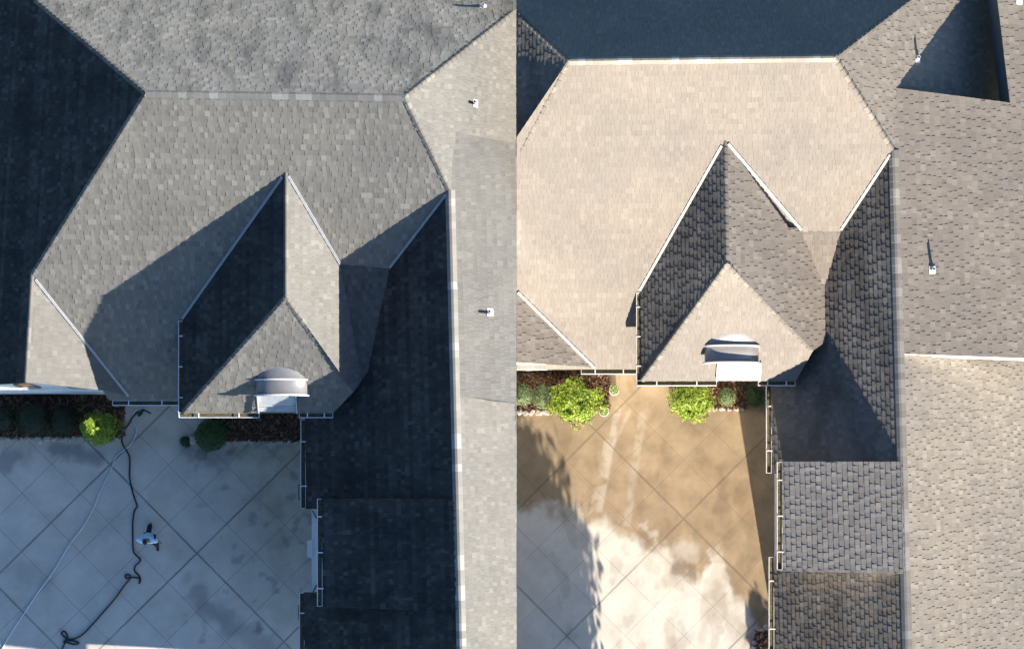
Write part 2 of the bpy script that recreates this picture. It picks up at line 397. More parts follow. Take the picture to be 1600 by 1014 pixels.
def arched_dormer(parent, pl, x0, x1, yf, yb, apx, apy, mat_roof):
    """barrel-roofed dormer: x0..x1 px, front edge px yf, crown runs back to px yb; apron panel apx=(x0,x1) down to px apy"""
    a = pl.ray((x0+x1)/2, yb); top = a.z + .02
    k = (H - top) / F
    X0 = (x0 - NX) * k; X1 = (x1 - NX) * k; cx = (X0 + X1) / 2; hw = (X1 - X0) / 2
    YF = (NY - yf) * k; YB = a.y + .35; rise = .44; spring = top - rise
    m = MB(); n = 20
    def arc(y, r_=0, dz=0):
        return [Vector((cx - math.cos(math.pi*i/n) * (hw + r_), y, spring + math.sin(math.pi*i/n) * (rise + r_) + dz)) for i in range(n+1)]
    ymid = (YF + YB) / 2 - .10
    for (ya, yb_, dz0, dz1) in ((YF, ymid, .0, -.035), (ymid - .02, YB, .02, -.02)):
        A = arc(ya, .0, dz0); B = arc(yb_, .0, dz1); A2 = arc(ya, -.03, dz0); B2 = arc(yb_, -.03, dz1)
        v_ = A + B + A2 + B2; q = n + 1
        fs = [(i, i+1, q+i+1, q+i) for i in range(n)] + [(2*q+i+1, 2*q+i, 3*q+i, 3*q+i+1) for i in range(n)] + [(i+1, i, 2*q+i, 2*q+i+1) for i in range(n)]
        m.add(v_, fs)
    d = m.build('arched_dormer', mat_roof, parent, True)
    # rim ribs at front and at the seam
    for (y, h) in ((YF + .02, .06), (ymid, .05)):
        rb = MB(); A = arc(y - .022, h, .0); B = arc(y + .022, h, 0); C_ = arc(y - .022, -.02, 0); D_ = arc(y + .022, -.02, 0); q = n+1
        rb.add(A + B + C_ + D_, [(i, i+1, q+i+1, q+i) for i in range(n)] + [(i+1, i, 2*q+i, 2*q+i+1) for i in range(n)] + [(q+i, q+i+1, 3*q+i+1, 3*q+i) for i in range(n)])
        rb.build('standing_seam', M['white'], d)
    # front wall and cheeks
    w = MB(); yf_ = YF + .05
    base = pl.z(cx, yf_) - .1
    pts = [Vector((cx - hw + .05, yf_, base))] + [Vector((cx - math.cos(math.pi*i/n) * (hw - .05), yf_, spring + math.sin(math.pi*i/n) * (rise - .05))) for i in range(n+1)] + [Vector((cx + hw - .05, yf_, base))]
    bk = [p + Vector((0, .06, 0)) for p in pts]; q = len(pts)
    w.add(pts + bk, [tuple(range(q)), tuple(range(2*q-1, q-1, -1))] + [(i, q+i, q+(i+1)%q, (i+1)%q) for i in range(q)])
    for s_ in (-1, 1):
        xx = cx + s_ * (hw - .03)
        w.box((min(xx, xx - s_*.05), yf_ + .061, base), (max(xx, xx - s_*.05), YB, spring + .01))
    w.build('front_wall', M['white'], d)
    g = MB(); gw = hw - .2
    pts = [Vector((cx - gw, yf_ - .012, base + .25))] + [Vector((cx - math.cos(math.pi*i/n) * gw, yf_ - .012, spring + math.sin(math.pi*i/n) * (rise - .18))) for i in range(n+1)] + [Vector((cx + gw, yf_ - .012, base + .25))]
    bk = [p + Vector((0, .02, 0)) for p in pts]; q = len(pts)
    g.add(pts + bk, [tuple(range(q)), tuple(range(2*q-1, q-1, -1))] + [(i, q+i, q+(i+1)%q, (i+1)%q) for i in range(q)])
    g.build('window', M['glass'], d)
    # white sheet-metal apron in front of the dormer
    ap = MB(); b0 = pl.ray(apx[0], apy); b1 = pl.ray(apx[1], apy)
    zf = pl.z(cx, b0.y) + .12; zb = pl.z(cx, YF) + .09
    Y0 = b0.y
    ya = YF + .04; ym = Y0 + (ya - Y0) * .3
    prof = [(ya, zb + .02), (ym, zf + .07), (ym - .01, zf + .03), (Y0, zf - .0), (Y0 - .01, zf - .12)]
    vs = []
    for xx in (b0.x, b1.x):
        for (y_, z_) in prof: vs.append(Vector((xx, y_, z_)))
        for (y_, z_) in prof: vs.append(Vector((xx, y_, z_ - .25)))
    np_ = len(prof); T = 2 * np_
    fs = [(i, i+1, T+i+1, T+i) for i in range(np_-1)] + [(i+1, i, np_+i, np_+i+1) for i in range(np_-1)] + [(T+i, T+i+1, T+np_+i+1, T+np_+i) for i in range(np_-1)]
    ap.add(vs, fs)
    for xx in (b0.x, b1.x):
        ap.beam(Vector((xx, Y0 - .05, zf + .02)), Vector((xx, YF + .04, zb + .06)), .03, .08)
    ap.beam(Vector((b0.x, ym + .02, zf + .09)), Vector((b1.x, ym + .02, zf + .09)), .035, .03)
    ap.build('apron', M['apron'] if cx < 0 else M['white'], d)
    return d
# ================================================================== the two houses
def lerp(a, b, t): return a + (b - a) * t
def house(c, side, label):
    root = empty('house', P(*c['base']), label=label, cat='house')
    mm = c['mats']; W = MB()
    A = P(*c['A'], 9.0); B = P(*c['B'], 9.0)
    main = Plane(A, B, P(*c['main_eave'], 3.0))
    E = main.ray(*c['E'])
    if side < 0: left = Plane(A, E, P(*c['lw_ridge'], E.z)); tl = left.ray(*c['tl']); topl = Plane(A, B, tl)
    else: tl = P(*c['tl'], E.z); topl = Plane(A, B, tl); left = Plane(A, E, tl)
    D = main.ray(*c['D']); Wz = D.z
    tr = topl.ray(*c['tr']); hip = Plane(B, D, tr)
    rd = [P(x, y, Wz) for x, y in c['ridge']]       # points on the wing ridge, at the steps
    entry_z = main.ray(*c['eaveL']).z
    T = main.ray(*c['T']); C = P(*c['C'], T.z)
    g1 = Plane.tan(D, rd[-1], c['t_g1'], -1); g2 = Plane.tan(D + Vector((0,0,.03)), rd[-1] + Vector((0,0,.03)), c['t_g2'], -1)
    r1 = Plane.tan(D + Vector((0,0,.004)), rd[-1] + Vector((0,0,.004)), c['t_r1'], 1); r2 = Plane.tan(D, rd[-1], c['t_r2'], 1)
    ex0, ex1, ey = c['entry']                        # px of eave left, right end, bottom
    eL = Plane(T, C, P(ex0, (ey + c['eaveL'][1]) / 2, entry_z))
    eB = Plane(C, P(ex0, ey, entry_z), P(ex1, ey, entry_z))
    eR = Plane(T, C, eB.ray(*c['hipR']))
    sa = main.ray(*c['sad'][0]); sb = main.ray(*c['sad'][1])
    sad = Plane(sa, sb, g1.ray(*c['sad'][2]))
    print('house', side, 'E', E, 'Wz', Wz, 'entry_z', entry_z, 'T', T.z, 'sad', sa.z, sb.z, 'g1 eave', g1.ray(c['g1x'], 700).z, 'g2', g2.ray(c['g2x'], 800).z)
    S = lambda nm, pl, px, mat, **k: shingles(nm, root, pl, px, side, mat, **k)
    S('roof_slope', main, [A, B, D] + c['main_poly'] + ([E] if side < 0 else []), mm['main'])
    S('roof_slope', topl, [A, tl] + c['top_poly'] + [tr, B], mm['top'])
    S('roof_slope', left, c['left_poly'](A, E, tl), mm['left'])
    S('roof_slope', hip, [B, tr] + c['hip_poly'] + [D], mm['hip'])
    yend = c['yend']
    def end_px(z): return NY - yend * F / (H - z)
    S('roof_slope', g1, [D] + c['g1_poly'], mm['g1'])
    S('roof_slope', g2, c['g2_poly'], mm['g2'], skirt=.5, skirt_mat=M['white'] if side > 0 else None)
    ge = g1.ray(c['g3x'], 1000); rz = rd[-1]
    rend = Vector((rz.x, yend, Wz)); eend = Vector((ge.x, yend, ge.z))
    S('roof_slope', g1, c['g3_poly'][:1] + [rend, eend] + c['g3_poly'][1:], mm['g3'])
    S('roof_slope', r1, [D if q == 'D' else q for q in c['r1_poly']], mm['r1'], skirt=.9, skirt_mat=M['white'])
    if 'r1_shadow_bound' in c: S('roof_slope', r1, c['r1_shadow_bound'], mm['hip'], skirt=1.2, skirt_mat=M['shade_side'])  # added facet: edge follows the sun azimuth to bound the triangular shadow
    rr = r2.ray(c['r2_poly'][1][0], 1000); rr = Vector((rr.x, yend, r2.z(rr.x, yend)))
    S('roof_slope', r2, c['r2_poly'][:2] + [rr, rend], mm['r2'])
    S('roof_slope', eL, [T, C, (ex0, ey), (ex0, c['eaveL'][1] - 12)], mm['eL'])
    S('roof_slope', eB, [C, (ex0, ey), (ex1, ey), c['hipEnd']], mm['eB'])
    S('roof_slope', eR, [T, C, c['hipEnd']] + c['eR_poly'], mm['eR'])
    S('roof_slope', sad, c['sad_poly'], mm['sad'])
    if side < 0:
        Lr = P(*c['lw_ridge'], E.z); lw = Plane(E, Lr, main.ray(*c['lw_v'])); lwv = main.ray(*c['lw_v'])
        S('roof_slope', lw, [E, Lr, c['lw_eave'], lwv], mm['lw'])
        cap_line('ridge_cap', root, Lr, E, left.n, lw.n, M['hipcap'])
        flashing(root, [lerp(E, lwv, .03), lwv], main.n, lw.n, M['flash'])
    else:
        V1 = main.ray(*c['lw_top']); V2 = main.ray(*c['lw_v']); lw = Plane(V1, V2, P(807, 566, V1.z))
        S('roof_slope', lw, [V1, V2, c['lw_eave'], (807, 566), (790, 566), (790, 440)], mm['lw'])
        flashing(root, [lerp(V1, V2, .01), V2], main.n, lw.n, M['flash_r'])
    # caps on ridges and hips
    cp = lambda a, b, p, q, **k: cap_line('ridge_cap', root, a, b, p.n, q.n, M['cap'] if 'hh' in k else M['hipcap'], side=side, **k)
    cp(A, B, main, topl, w=.15, hh=.018); cp(tl, A, left, topl); cp(E, A, left, main)
    cp(tr, B, topl, hip); cp(D, B, main, hip)
    cp(D, lerp(rend, D, 0.002), g1, r1, w=.17, hh=.03)
    cp(C, T, eL, eR); cp(P(ex0, ey, entry_z), C, eL, eB); cp(eB.ray(*c['hipEnd']), C, eB, eR)
    # valley flashings
    fm = M['flash'] if side < 0 else M['flash_r']
    va = main.ray(*c['eaveL'])
    # true valley line between the entry slopes and the main slope
    def inter(p, q, a3, x=None, y=None):
        # point where planes p,q meet at world y
        A_ = (p.n.x, p.n.z, p.n.dot(p.p) - p.n.y * y); B_ = (q.n.x, q.n.z, q.n.dot(q.p) - q.n.y * y)
        det = A_[0]*B_[1] - A_[1]*B_[0]
        return Vector(((A_[2]*B_[1] - A_[1]*B_[2]) / det, y, (A_[0]*B_[2] - A_[2]*B_[0]) / det))
    vL = inter(main, eL, None, y=va.y); flashing(root, [lerp(T, vL, .03), lerp(T, vL, 1.0)], main.n, eL.n, fm)
    vR = inter(main, eR, None, y=sa.y); flashing(root, [lerp(T, vR, .03), vR], main.n, eR.n, fm)
    vW = inter(main, g1, None, y=sb.y); flashing(root, [lerp(D, vW, .05), vW], main.n, g1.n, fm)
    # gutters
    gm = M['gutter'] if side < 0 else M['gutter_r']
    gutter(root, P(ex0, c['eaveL'][1] + 4, entry_z), P(ex0, ey, entry_z), (-1, 0, 0), gm)
    ga, gb = c['eB_gap']
    gutter(root, P(ex0 - 7, ey, entry_z), P(ga, ey, entry_z), (0, -1, 0), gm, litter=True)
    gutter(root, P(gb, ey, entry_z), P(ex1, ey, entry_z), (0, -1, 0), gm, sp=.45)
    m0 = main.ray(c['main_g'][0], c['main_g'][2]); m1 = main.ray(c['main_g'][1], c['main_g'][2])
    gutter(root, m0, m1, (0, -1, 0), gm, sp=.8)
    for (pl, x, y0, y1) in ((g1, c['g1x'], c['g1y'][0], c['g1y'][1]), (g2, c['g2x'], c['g2y'][0], c['g2y'][1])):
        a = pl.ray(x, y0); b = pl.ray(x, y1); gutter(root, a, Vector((a.x, b.y, a.z)), (-1, 0, 0), gm, sp=1.0)
    a = g1.ray(c['g3x'], c['g3y']); gutter(root, a, Vector((a.x, yend, a.z)), (-1, 0, 0), gm, sp=1.0)
    # vents
    for (x, y, pl) in c['vents']:
        q = {'r1': r1, 'hip': hip, 'top': topl}[pl]; vent_pipe(root, q.ray(x, y), q)
    arched_dormer(root, eB, *c['dormer'], M['zinc'])
    # walls
    y_main = m0.y + .35; ez = entry_z
    wx = lambda v: max(v, .01) if side > 0 else min(v, -.01)
    xl = wx(left.ray(c['wall_l'], 300).x) if side < 0 else .01
    gx = g1.ray(c['g1x'], 700).x + (.42 if side < 0 else .52)
    rx = wx(c['wall_r'])
    ytop = c['ytop']
    # body: prisms that stay below the roof planes
    prism(W, [(xl, y_main), (gx + 1.0, y_main), (gx + 1.0, ytop), (xl, ytop)], 0, 2.8)
    e0 = P(ex0, ey, entry_z); e1 = P(ex1, ey, entry_z)
    prism(W, [(e0.x + .35, e0.y + .3), (gx + .8, e0.y + .3), (gx + .8, y_main + 1.2), (e0.x + .35, y_main + 1.2)], 0, entry_z - .1)
    xs_ = rx if side > 0 else -.12
    if side < 0:       # added wall closing the wing along the seam, near-black to cut its bounce
        SW = MB(); zs = r1.z(-.1, 0) - .12
        ys = r1.ray(800, 230).y; SW.box((-.115, yend + .3, 0), (-.03, ys, min(zs, r2.z(-.1, 0) - .12))); SW.box((-.115, ys, 0), (-.03, ytop - .5, 3.2)); SW.build('added_seam_wall', M['seam_dark'], root)
    prism(W, [(gx, yend + .3), (xs_, yend + .3), (xs_, ytop - .5), (gx, ytop - .5)], 0, g1.ray(c['g1x'], 700).z - .05)
    # end gable of the wing
    zt = Wz - .12
    xr = rx if side > 0 else -.12; xw = gx; zl = g1.z(xw, yend) - .1; zr = r2.z(xr, yend) - .1
    gv = [(xw, yend + .3, 2.5), (xr, yend + .3, 2.5), (xr, yend + .3, zr), (rend.x, yend + .3, zt), (xw, yend + .3, zl)]
    gvb = [(x, y + .2, z) for x, y, z in gv]
    W.add(gv + gvb, [(0,1,2,3,4), (9,8,7,6,5)] + [(i, 5+i, 5+(i+1)%5, (i+1)%5) for i in range(5)])
    # gable over the middle garage bay, up to its roof, and its inner wall
    for yy in (g2.ray(c['g2x'], c['g2y'][0]).y - .12, g2.ray(c['g2x'], c['g2y'][1]).y + .12):
        xa = g2.ray(c['g2x'], 800).x + (.25 if side < 0 else .75); xb = rend.x - .3
        gv = [(xa, yy, 2.5), (xb, yy, 2.5), (xb, yy, g2.z(xb, yy) - .1), (xa, yy, g2.z(xa, yy) - .1)]
        W.add(gv + [(x, y + .05, z) for x, y, z in gv], [(0,1,2,3), (7,6,5,4)] + [(i, 4+i, 4+(i+1)%4, (i+1)%4) for i in range(4)])
    ya = g2.ray(c['g2x'], c['g2y'][0]).y - .12; yb = g2.ray(c['g2x'], c['g2y'][1]).y + .17; xa = g2.ray(c['g2x'], 800).x + (.25 if side < 0 else .75)
    W.box((xa - .04, yb, 0), (xa + .1, ya, g2.z(xa, 0) - .12))
    if side < 0:
        yg = Lr.y + .03; xa = lw.ray(*c['lw_eave']).x - .1; xb = left.ray(-60, 604).x
        gv = [(xb, yg, 0), (xa, yg, 0), (xa, yg, lw.z(xa, yg) - .02), (Lr.x, yg, Lr.z - .08), (xb, yg, left.z(xb, yg) - .16)]
        gvb = [(x, y + .25, z) for x, y, z in gv]
        gw = MB(); gw.add(gv + gvb, [(0,1,2,3,4), (9,8,7,6,5)] + [(i, 5+i, 5+(i+1)%5, (i+1)%5) for i in range(5)])
        gw.build('gable_wall', M['stucco'], root)
        for (x0, x1, z0, z1, lean) in ((-15.40, -14.85, .15, 4.45, .0), (-13.95, -13.45, .15, 3.6, .0)):
            wn = MB(); n = 10
            cxx = (x0 + x1) / 2; hw = (x1 - x0) / 2
            p_ = [Vector((x0, yg - .05, z0))] + [Vector((cxx - math.cos(math.pi*i/n)*hw, yg - .05, z1 - hw + math.sin(math.pi*i/n)*hw)) for i in range(n+1)] + [Vector((x1, yg - .05, z0))]
            q_ = [v + Vector((0, .06, 0)) for v in p_]; k = len(p_)
            wn.add(p_ + q_, [tuple(range(k)), tuple(range(2*k-1, k-1, -1))] + [(i, k+i, k+(i+1)%k, (i+1)%k) for i in range(k)])
            o_ = wn.build('window', M['wood'], root)
            gl = MB(); gl.box((x0 + .12, yg - .053, z0 + .6), (x1 - .12, yg - .045, z1 - hw - .5)); gl.build('pane', M['glass'], o_)
        # white projecting header above the garage door, with its bracket
        hd = MB(); zz = 2.75; a = P(487, 794, zz); b = P(487, 928, zz)
        hd.box((a.x, b.y, zz - .22), (a.x + .62, a.y, zz)); hd.build('door_header', M['white'], root)
        br = MB(); p0 = P(480, 845, zz); p1 = P(480, 869, zz); hd_x = a.x
        br.add([(p0.x, p0.y, zz+.03), (p1.x, p1.y, zz+.03), (hd_x + .03, p1.y - .06, zz+.03), (hd_x + .03, p0.y + .06, zz+.03),
                (p0.x + .1, p0.y, zz-.45), (p1.x + .1, p1.y, zz-.45), (hd_x + .03, p1.y - .06, zz-.45), (hd_x + .03, p0.y + .06, zz-.45)],
               [(0,1,2,3), (7,6,5,4), (0,4,5,1), (1,5,6,2), (2,6,7,3), (3,7,4,0)])
        br.build('bracket', M['white'], root)
        for (q0, q1) in (((488, 797), (495, 810)), ((488, 926), (495, 913))):
            rod = MB(); rod.beam(P(*q0, zz + .06), P(*q1, zz + .06), .03, .03); rod.build('door_stay', M['hose_black'], root)
        for (yy0, yy1) in ((757, 780), (945, 968)):
            lm = MB(); zz = 2.3
            for (q0, q1) in (((467, yy0), (474, yy0)), ((467, yy0), (467, yy1)), ((467, yy1), (474, yy1))):
                lm.beam(P(*q0, zz), P(*q1, zz), .03, .04)
            lm.build('lamp_bracket', M['hose_black'], root)
    else:
        yg = y_main
        gz = lw.z(.01, lw.ray(815, 566).y)
        yy = lw.ray(815, 566).y + .03; x1 = lw.ray(*c['lw_eave']).x - .05
        gv = [(.01, yy, 0), (x1, yy, 0), (x1, yy, lw.z(x1, yy) - .03), (.01, yy, gz - .03)]
        gw = MB(); gw.add(gv + [(x, y + .2, z) for x, y, z in gv], [(0,1,2,3), (7,6,5,4)] + [(i, 4+i, 4+(i+1)%4, (i+1)%4) for i in range(4)])
        gw.build('gable_wall', M['stucco'], root)
    W.build('wall', M['stucco'], root)
    return root
L = dict(base=(400, 400, 0), A=(228, 146), B=(632, 152), main_eave=(230, 625), E=(50, 430), tl=(55, 0), D=(703, 297), tr=(807, 15),
    ridge=[(712, 780), (722, 1014)], eaveL=(285, 497), T=(447, 270), C=(447, 465), t_g1=.8, t_g2=.62, t_r1=.55, t_r2=1.05,
    entry=(286, 520, 645), hipR=(525, 568), hipEnd=(552, 612), sad=[(527, 413), (600, 418), (560, 650)], sad_drop=1.0,
    sad_poly=[(490, 410), (625, 420), (590, 560), (556, 606), (535, 600), (520, 560)],
    main_poly=[(640, 419), (600, 625), (170, 625)], top_poly=[(-70, -105), (807, -105)],
    left_poly=lambda A, E, tl: [A, E, (40, 598), (-70, 604), (-70, -105), tl],
    hip_poly=[(815, 15), (815, 300), (712, 300)],
    g1x=477, g1y=(655, 794), g2x=503, g2y=(779, 947), g3x=475, g3y=926,
    g1_poly=[(712, 779), (503, 779), (503, 795), (477, 795), (477, 640), (545, 595), (545, 430), (585, 398)],
    g2_poly=[(712, 779), (716, 955), (503, 948), (503, 778)],
    g3_poly=[(716, 950), (475, 925), (512, 925), (512, 948)],
    r1_poly=[(709, 207), (815, 226), (815, 629), (713, 617), 'D'], r2_poly=[(713, 614), (815, 625)],
    eR_poly=[(590, 560), (590, 412), (527, 411)], eB_gap=(405, 467), main_g=(175, 279, 626),
    vents=[(742, 162, 'hip'), (765, 488, 'r1'), (755, 11, 'top')], dormer=(397, 478, 618, 575, (405, 465), 643),
    wall_l=-60, wall_r=-.01, ytop=15.5, yend=-5.0, lw_ridge=(40, 597), lw_eave=(172, 611), lw_v=(200, 618),
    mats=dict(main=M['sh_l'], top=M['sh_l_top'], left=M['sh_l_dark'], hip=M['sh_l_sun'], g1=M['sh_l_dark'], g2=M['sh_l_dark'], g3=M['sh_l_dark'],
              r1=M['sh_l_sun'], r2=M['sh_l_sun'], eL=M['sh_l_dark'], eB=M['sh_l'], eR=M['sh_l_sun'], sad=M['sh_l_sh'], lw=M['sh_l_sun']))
Rr = dict(base=(1200, 400, 0), A=(888, 95), B=(1305, 90), main_eave=(925, 577), E=(807, 248), tl=(807, 22), D=(1396, 235), tr=(1423, 0),
    ridge=[(1412, 721), (1418, 1014)], eaveL=(1002, 453), T=(1133, 220), C=(1136, 412), t_g1=1.12, t_g2=.57, t_r1=.30, t_r2=.74,
    entry=(1002, 1243, 595), hipR=(1258, 527), hipEnd=(1270, 548), sad=[(1230, 359), (1300, 359), (1248, 592)], sad_drop=.75,
    sad_poly=[(1205, 359), (1325, 359), (1310, 500), (1255, 585), (1240, 585), (1225, 500)],
    main_poly=[(1340, 362), (1300, 577), (790, 577), (790, 240)], top_poly=[(790, -80), (1500, -80)],
    left_poly=lambda A, E, tl: [A, (790, 278), (790, 0)],
    hip_poly=[(1480, -60), (1690, -60), (1690, 400), (1410, 300)],
    g1x=1205, g1y=(600, 739), g2x=1222, g2y=(722, 890), g3x=1209, g3y=870,
    g1_poly=[(1411, 721), (1222, 721), (1222, 740), (1205, 740), (1205, 588), (1268, 560), (1268, 400), (1285, 345)],
    g2_poly=[(1411, 721), (1415, 896), (1222, 892), (1222, 721)],
    g3_poly=[(1415, 892), (1209, 868), (1232, 868), (1232, 892)],
    r1_poly=[(1400, 138), (1578, 161), (1690, 178), (1690, 563), (1410, 553), 'D'], r1_shadow_bound=[(1578, 162), (1690, 179), (1690, -60), (1551, -60)], r2_poly=[(1410, 550), (1690, 560)],
    eR_poly=[(1310, 520), (1310, 356), (1232, 356)], eB_gap=(1120, 1185), main_g=(908, 996, 577),
    vents=[(1433, 93, 'hip'), (1456, 422, 'r1'), (1592, 2, 'r1')], dormer=(1103, 1188, 567, 520, (1119, 1186), 593),
    wall_l=807, wall_r=14.6, ytop=14.5, yend=-4.35, lw_top=(807, 455), lw_v=(928, 574), lw_eave=(905, 572),
    mats=dict(main=M['sh_r'], top=M['sh_r'], left=M['sh_r_dark'], hip=M['sh_r_side'], g1=M['sh_r_dark'], g2=M['sh_r_mid'], g3=M['sh_r_shade_rust'],
              r1=M['sh_r_side'], r2=M['sh_r_bounce'], eL=M['sh_r_dark'], eB=M['sh_r'], eR=M['sh_r_side'], sad=M['sh_r_side'], lw=M['sh_r_side']))
cur = COL['morning_side']
house(L, -1, 'house in the left half with deep blue shaded roof slopes, beside the person')
cur = COL['evening_side']
house(Rr, 1, 'house in the right half with cream front roof slope, beside the brown stained driveway')
# ================================================================== ground
def seg_d(p, a, b):
    ax, ay = a; bx, by = b; dx, dy = bx-ax, by-ay; t = max(0, min(1, ((p[0]-ax)*dx + (p[1]-ay)*dy) / (dx*dx+dy*dy)))
    return math.hypot(p[0]-ax-dx*t, p[1]-ay-dy*t)
def ss(e0, e1, x):
    t = max(0, min(1, (x-e0)/(e1-e0))); return t*t*(3-2*t)
def driveway(x0, x1, y0, y1, step, fd, mat):
    nx = int((x1-x0)/step); ny = int((y1-y0)/step); vs = []; dirt = []; dark = []
    for j in range(ny+1):
        for i in range(nx+1):
            x = x0 + (x1-x0)*i/nx; y = y0 + (y1-y0)*j/ny; vs.append((x, y, .02))
            d = fd(NX + x*F/H, NY - y*F/H, x, y); dirt.append(d[0]); dark.append(d[1])
    fs = [(j*(nx+1)+i, j*(nx+1)+i+1, (j+1)*(nx+1)+i+1, (j+1)*(nx+1)+i) for j in range(ny) for i in range(nx)]
    o = mesh_obj('driveway', vs, fs, mat); me = o.data
    for nm, arr in (('dirt', dirt), ('dark', dark)):
        a = me.attributes.new(nm, 'FLOAT', 'POINT'); a.data.foreach_set('value', arr)
    o['kind'] = 'structure'; return o
def nz(x, y, s, seed=0): return noise.fractal(Vector((x*s, y*s, seed)), 1.0, 2.0, 5)
def fd_left(px, py, x, y):
    n = nz(x, y, .7, 3)
    dirt = .75 * ss(260, 430, px) * ss(1000, 800, py) + .22 * ss(-.1, .4, n)
    dirt += .35 * ss(730, 690, py)
    d = 0
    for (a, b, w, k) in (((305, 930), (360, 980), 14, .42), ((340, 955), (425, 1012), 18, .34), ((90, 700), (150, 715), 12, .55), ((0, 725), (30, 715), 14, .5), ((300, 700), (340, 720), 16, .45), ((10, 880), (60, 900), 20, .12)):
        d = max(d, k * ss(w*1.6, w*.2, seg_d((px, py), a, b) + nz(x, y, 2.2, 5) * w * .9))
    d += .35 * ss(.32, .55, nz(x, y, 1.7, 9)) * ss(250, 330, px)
    return min(1, max(0, dirt)), min(.8, d)
BND = [(700, 790), (807, 795), (860, 795), (905, 802), (950, 826), (1000, 846), (1045, 868), (1075, 905), (1090, 908), (1100, 885), (1085, 870), (1075, 850), (1105, 840), (1128, 862), (1118, 890), (1138, 915), (1160, 960), (1185, 985), (1215, 1000), (1300, 1020)]
def bnd_y(px):
    # piecewise boundary (single valued version)
    B2 = [(600, 790), (807, 793), (870, 798), (905, 803), (950, 826), (1000, 846), (1045, 868), (1080, 905), (1100, 912), (1112, 862), (1130, 868), (1150, 925), (1185, 985), (1215, 1000), (1300, 1020)]
    for (a, b) in zip(B2, B2[1:]):
        if a[0] <= px <= b[0]: return a[1] + (b[1]-a[1])*(px-a[0])/(b[0]-a[0])
    return 1000
def fd_right(px, py, x, y):
    w = nz(x, y, 1.1, 2) * 18 + nz(x, y, 5, 4) * 6
    dirt = ss(14, -16, py - bnd_y(px + nz(x, y, .9, 12) * 14) + w)
    # pale wheel tracks washed into the brown film
    for (a, b, wd, k) in (((965, 640), (932, 822), 5, .35), ((948, 690), (922, 815), 4, .3), ((1003, 650), (978, 830), 6, .22), ((985, 640), (955, 700), 3, .2)):
        dirt -= k * ss(wd*1.5, wd*.5, seg_d((px, py), a, b)) * ss(-.5, .1, nz(x, y, 2.5, 8)) * dirt
    # pale islands
    for (c0, rr, k) in (((1008, 821), 8, .6), ((1022, 835), 7, .5), ((1070, 862), 22, .45)):
        dirt -= k * ss(rr*1.3, rr*.5, math.hypot(px-c0[0], py-c0[1]) + nz(x, y, 4, 1)*8) * dirt
    d = .0
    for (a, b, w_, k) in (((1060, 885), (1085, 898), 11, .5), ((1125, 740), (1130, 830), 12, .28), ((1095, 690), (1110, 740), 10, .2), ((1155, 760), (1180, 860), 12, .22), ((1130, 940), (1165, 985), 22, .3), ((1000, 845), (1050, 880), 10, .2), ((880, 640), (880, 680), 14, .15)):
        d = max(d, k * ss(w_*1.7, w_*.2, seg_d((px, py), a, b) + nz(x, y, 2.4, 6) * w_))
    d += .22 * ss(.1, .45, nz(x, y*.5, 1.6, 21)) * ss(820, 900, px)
    dirt = max(dirt, .28 * ss(.0, .35, nz(x, y*.35, 1.3, 33)) * ss(960, 1010, px) * ss(850, 900, py))
    return min(1, max(0, dirt)), min(.8, d)
MC_L = concrete('concrete', (.56, .50, .42), (.38, .32, .24), (.10, .10, .10), 0.9, 44.5, 8.35, -6.34, 0, 0, 1.345, 4, 3)
MC_R = concrete('concrete_stained', (.52, .49, .42), (.258, .195, .122), (.13, .085, .05), .65, 45.0, -3.70, 4.0, 0, 0, 1.345, 4, 3)
cur = COL['morning_side']
driveway(-18.5, -.005, -7.6, 4.2, .07, fd_left, MC_L)
m = MB(); m.add([(-600, -600, -.03), (-.002, -600, -.03), (-.002, 600, -.03), (-600, 600, -.03)], [(0,1,2,3)]); g = m.build('ground', M['grass']); g['kind'] = 'structure'
cur = COL['evening_side']
driveway(.005, 9.5, -7.6, 4.6, .05, fd_right, MC_R)
m = MB(); m.add([(.002, -600, -.03), (600, -600, -.03), (600, 600, -.03), (.002, 600, -.03)], [(0,1,2,3)]); g = m.build('ground', M['grass']); g['kind'] = 'structure'
